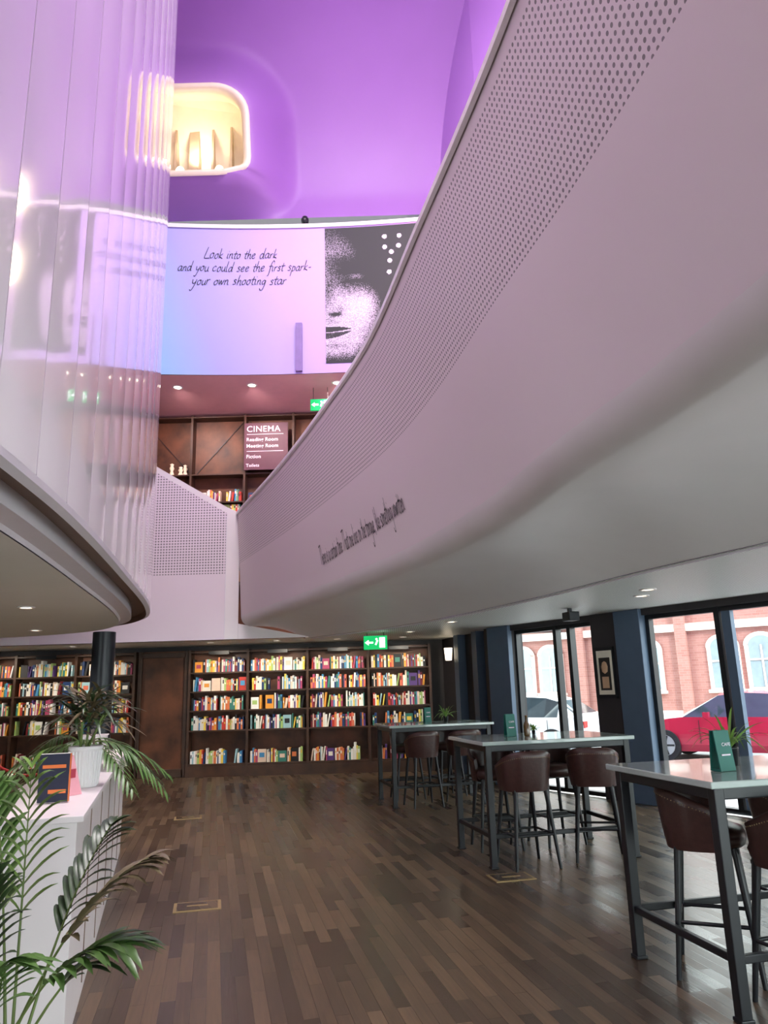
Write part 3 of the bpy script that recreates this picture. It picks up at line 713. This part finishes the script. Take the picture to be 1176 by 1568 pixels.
def menu(T_,a,b,h=.22):
    q=MB();q.box((0,0,h/2),(.105,.008,h),0,M=Matrix.Rotation(-.12,3,'X'));q.box((0,.05,h/2),(.105,.008,h),0,M=Matrix.Rotation(.12,3,'X'));q.box((0,.025,.006),(.11,.07,.012),0)
    vs,fs=textgeo('CAFE',.026);q.add([(x-.03,-.020,h*.62+y) for x,y,z in vs],fs,1)
    q.box((0,-.012,h*.4),(.06,.004,.008),1)
    q.build('menu_holder',[teal,wtxt],loc=onT(T_,a,b),rz=TR+.1)
def tplant(T_,a,b,s=1):
    q=MB();pot(q,.04*s,.08*s,0,0,1)
    for i in range(30):
        aa=rr.uniform(0,6.28);blade(q,(0,0,.07*s),(math.cos(aa),math.sin(aa),rr.uniform(.8,2.5)),rr.uniform(.18,.34)*s,.016,rr.uniform(.3,.9),2)
    q.build('potted_spider_plant',[blk,soil,leafl],loc=onT(T_,a,b))
def bottle(T_,a,b):
    q=MB();q.lathe([(0,0),(.03,0),(.032,.01),(.032,.11),(.012,.15),(.012,.19),(.015,.19),(.015,.205),(0,.205)],(0,0,0),0,20);q.build('sauce_bottle',[mat('amber_glass',(90,60,20),.1,coat=.5)],loc=onT(T_,a,b))
menu(TN,.30,.30);tplant(TN,.52,.55,1.3)
menu(TM,.45,.5);tplant(TM,.78,.70,.5);bottle(TM,.60,.45);menu(TF,.66,.5);tplant(TF,.94,.5,1.0)
q=MB();q.box((0,0,0),(.34,.03,.72),0);q.box((0,-.017,0),(.28,.004,.62),1);q.box((0,-.02,-.02),(.2,.004,.46),2);q.lathe([(0,-.08),(.05,-.05),(.06,.02),(.04,.08),(0,.1)],(0,-.025,.06),3,16,sy=.1);q.box((0,-.0235,-.14),(.12,.003,.16),3)
pp=WO+WD*2.03+Vector((-.839,-.545,0))*.078
q.build('framed_picture',[blk,mat('mount_card',(225,215,200),.7),mat('print_dark',(40,34,32),.6),mat('print_skin',(200,160,130),.6)],loc=(pp.x,pp.y,1.75),rz=WR)
q=MB();q.cyl((0,0,-.12),(0,0,.12),.06,.08,1,20);q.box((0,.08,0),(.05,.1,.05),0);q.build('wall_lamp',[blk,lampw],loc=(1.2,15.0,2.25))
for x,y in((-1.54,6.3),(-2.75,10.6),(1.0,6.92)):
    q=MB();q.box((0,0,.003),(.36,.26,.006),0);q.box((0,0,.007),(.31,.21,.003),1);q.box((0,0,.0095),(.16,.03,.003),0);q.build('floor_socket_box',[brass,fm],loc=(x,y,0),rz=TR)
# ---------------- street
UR=math.atan2(-.6,.8)
g_=MB();g_.box((0,-1.7,-.17),(90,12.6,.1),0);g_.build('street',[concrete],loc=(7.95,17.16,0),rz=UR)
g_=MB();g_.box((0,6.0,-.09),(90,2.7,.1),0);g_.build('street_far_kerb',[pave],loc=(7.95,17.16,0),rz=UR)
g_=MB();g_.add([(xe[0]-.2,xe[1],-.04),(xe[0]+3,xe[1],-.04),(4.8,13.9,-.04),(1.8,17.6,-.04),(1.2,15.9,-.04),(2.1,12.7,-.04)],[(0,1,2,3,4,5)]);g_.build('pavement',[pave])
bm=brickmat();stone=mat('sandstone_trim',(222,198,188),.8,var=.06);wg=mat('dark_window_glass',(130,145,150),.1)
f_=MB();f_.box((0,.5,3.05),(70,1,6.1),0);f_.box((0,.4,6.15),(70,1.4,.2),1)
for z,h in((.5,1.0),(3.45,.25),(4.2,.15)): f_.box((0,-.06,z),(70,.14,h if z>1 else .5),1)
x=-34
while x<34:
    for dx in(0,1.15):
        cx=x+dx
        f_.box((cx,-.03,2.05),(1.0,.1,1.5),1);f_.box((cx,-.07,2.1),(.74,.06,1.3),2);f_.box((cx,-.11,2.1),(.05,.04,1.3),1);f_.box((cx,-.11,2.3),(.74,.04,.05),1);f_.box((cx,-.1,1.35),(1.1,.2,.1),1)
        for rad,m_,yy in((.52,1,-.08),(.37,2,-.1)):
            vs=[(cx+rad*math.cos(math.pi*k_/12),yy,2.75+rad*math.sin(math.pi*k_/12)*.8) for k_ in range(13)]
            f_.add(vs,[tuple(range(13))[::-1]],m_)
        f_.box((cx,-.03,5.15),(1.0,.1,1.3),1);f_.box((cx,-.07,5.15),(.7,.06,1.1),2)
    f_.box((x+2.35,-.12,3),(.35,.2,6),0)
    x+=3.6
f_.build('brick_building',[bm,stone,wg],loc=(12.2,23.6,-.1),rz=UR)
def car(name,paint,cx,cy,rz):
    c=MB();st_=[(0,.50,.30,.55),(.06,.66,.22,.68),(.25,.76,.2,.8),(.9,.92,.2,.87),(1.2,.98,.2,.88),(1.95,1.42,.2,.89),(2.5,1.47,.2,.89),(3.2,1.43,.2,.89),(3.55,1.33,.2,.88),(3.95,1.0,.2,.86),(4.12,.92,.22,.8),(4.2,.6,.3,.7)]
    for sg_ in(1,-1):
        rows=[]
        for x,zt_,zb_,w_ in st_:
            belt=min(zt_-.02,.93);cab=zt_>1.0;rw=(.62 if zt_>1.2 else .72) if cab else w_*.85
            rows.append([(x,0,zb_),(x,sg_*w_*.92,zb_),(x,sg_*w_,zb_+.15),(x,sg_*w_*1.01,(zb_+belt)/2),(x,sg_*w_*.97,belt),(x,sg_*rw,zt_ if not cab else zt_-.04),(x,sg_*rw*.7,zt_),(x,0,zt_)])
        for i in range(len(rows)-1):
            for j in range(7):
                x=st_[i][0];m_=0
                if j==4 and 1.2<=x<3.55: m_=1
                if j>=5 and x in(1.2,3.55): m_=1
                qd=[rows[i][j],rows[i+1][j],rows[i+1][j+1],rows[i][j+1]]
                c.add(qd if sg_<0 else qd[::-1],[(0,1,2,3)],m_,False)
        for r in(rows[0],rows[-1]): c.add(r,[tuple(range(8))],0)
        c.box((2.42,sg_*.80,1.15),(.07,.02,.5),0,M=Matrix.Rotation(sg_*.55,3,'X'))
        for x in(.78,3.4):
            c.cyl((x,sg_*.72,.33),(x,sg_*.93,.33),.33,m=2,n=28);c.cyl((x,sg_*.93,.33),(x,sg_*.945,.33),.22,m=3,n=24)
            for k_ in range(5):
                a=k_*2*math.pi/5;c.box((x+.11*math.cos(a),sg_*.95,.33+.11*math.sin(a)),(.2,.012,.04),2,M=Matrix.Rotation(-a,3,'Y'))
        c.box((.16,sg_*.6,.62),(.16,.28,.12),4,M=Matrix.Rotation(.4,3,'Y'));c.box((4.12,sg_*.62,.75),(.12,.22,.16),5)
        c.box((1.75,sg_*1.0,.98),(.12,.16,.12),0)
        for x in(1.55,2.45,3.3): c.box((x,sg_*.905,.62),(.012,.01,.5),2)
    c.box((.03,0,.35),(.08,1.1,.14),2);c.box((0.0,0,.48),(.03,.5,.1),4)
    c.v=[(x-2.1,y,z) for x,y,z in c.v]
    c.build(name,[paint,mat(name+'_glass',(50,60,66),.05,coat=.5),mat(name+'_tyre',(22,22,24),.8),mat(name+'_alloy',(180,182,186),.3,metal=.7),mat(name+'_lamp',(235,235,235),.1),mat(name+'_tail',(170,20,20),.3)],loc=(cx,cy,-.115),rz=rz)
red=mat('red_car_paint',(170,28,58),.25,coat=.8,var=.03);wht=mat('white_car_paint',(225,228,230),.2,coat=1,var=.02)
car('red_car',red,7.75,17.3,UR)
car('white_car',wht,3.45,20.4,UR)
car('maroon_car',mat('maroon_paint',(150,20,36),.2,coat=1),12.9,13.6,UR)
# ---------------- lights
w=bpy.data.worlds.new('world');sc.world=w;w.use_nodes=True;bg=w.node_tree.nodes['Background'];bg.inputs[0].default_value=(.86,.98,.98,1);bg.inputs[1].default_value=8.7
S_=bpy.data.lights.new('sun','SUN');S_.energy=3;S_.angle=.02;S_.color=(1,.95,.88);so_=bpy.data.objects.new('sun',S_);sc.collection.objects.link(so_)
so_.rotation_euler=Vector((-.2,.85,-.6)).to_track_quat('-Z','Y').to_euler()
area('atrium_fill_light',(-.2,5.5,15.8),(-.2,6.5,0),1750,(1,.93,.94),3,4)  # unseen overhead fill added to brighten the drum and parapet
spot('purple_wash',(2.0,8.5,8.8),(-1.5,14,14.5),330,(.72,.44,1),110,1,.3)
spot('lilac_wash',(1.6,6.5,6.2),(-2.5,13.8,9.5),430,(.84,.76,1),80,1,.2)
spot('opening_lamp',(-3.95,14.2,13.2),(-3.8,14.6,16),85,(1,.87,.66),150,1,.1)
spot('parapet_wash',(-1.2,2.0,11),(.6,6.0,4),700,(1,.88,.90),95,1,.5)
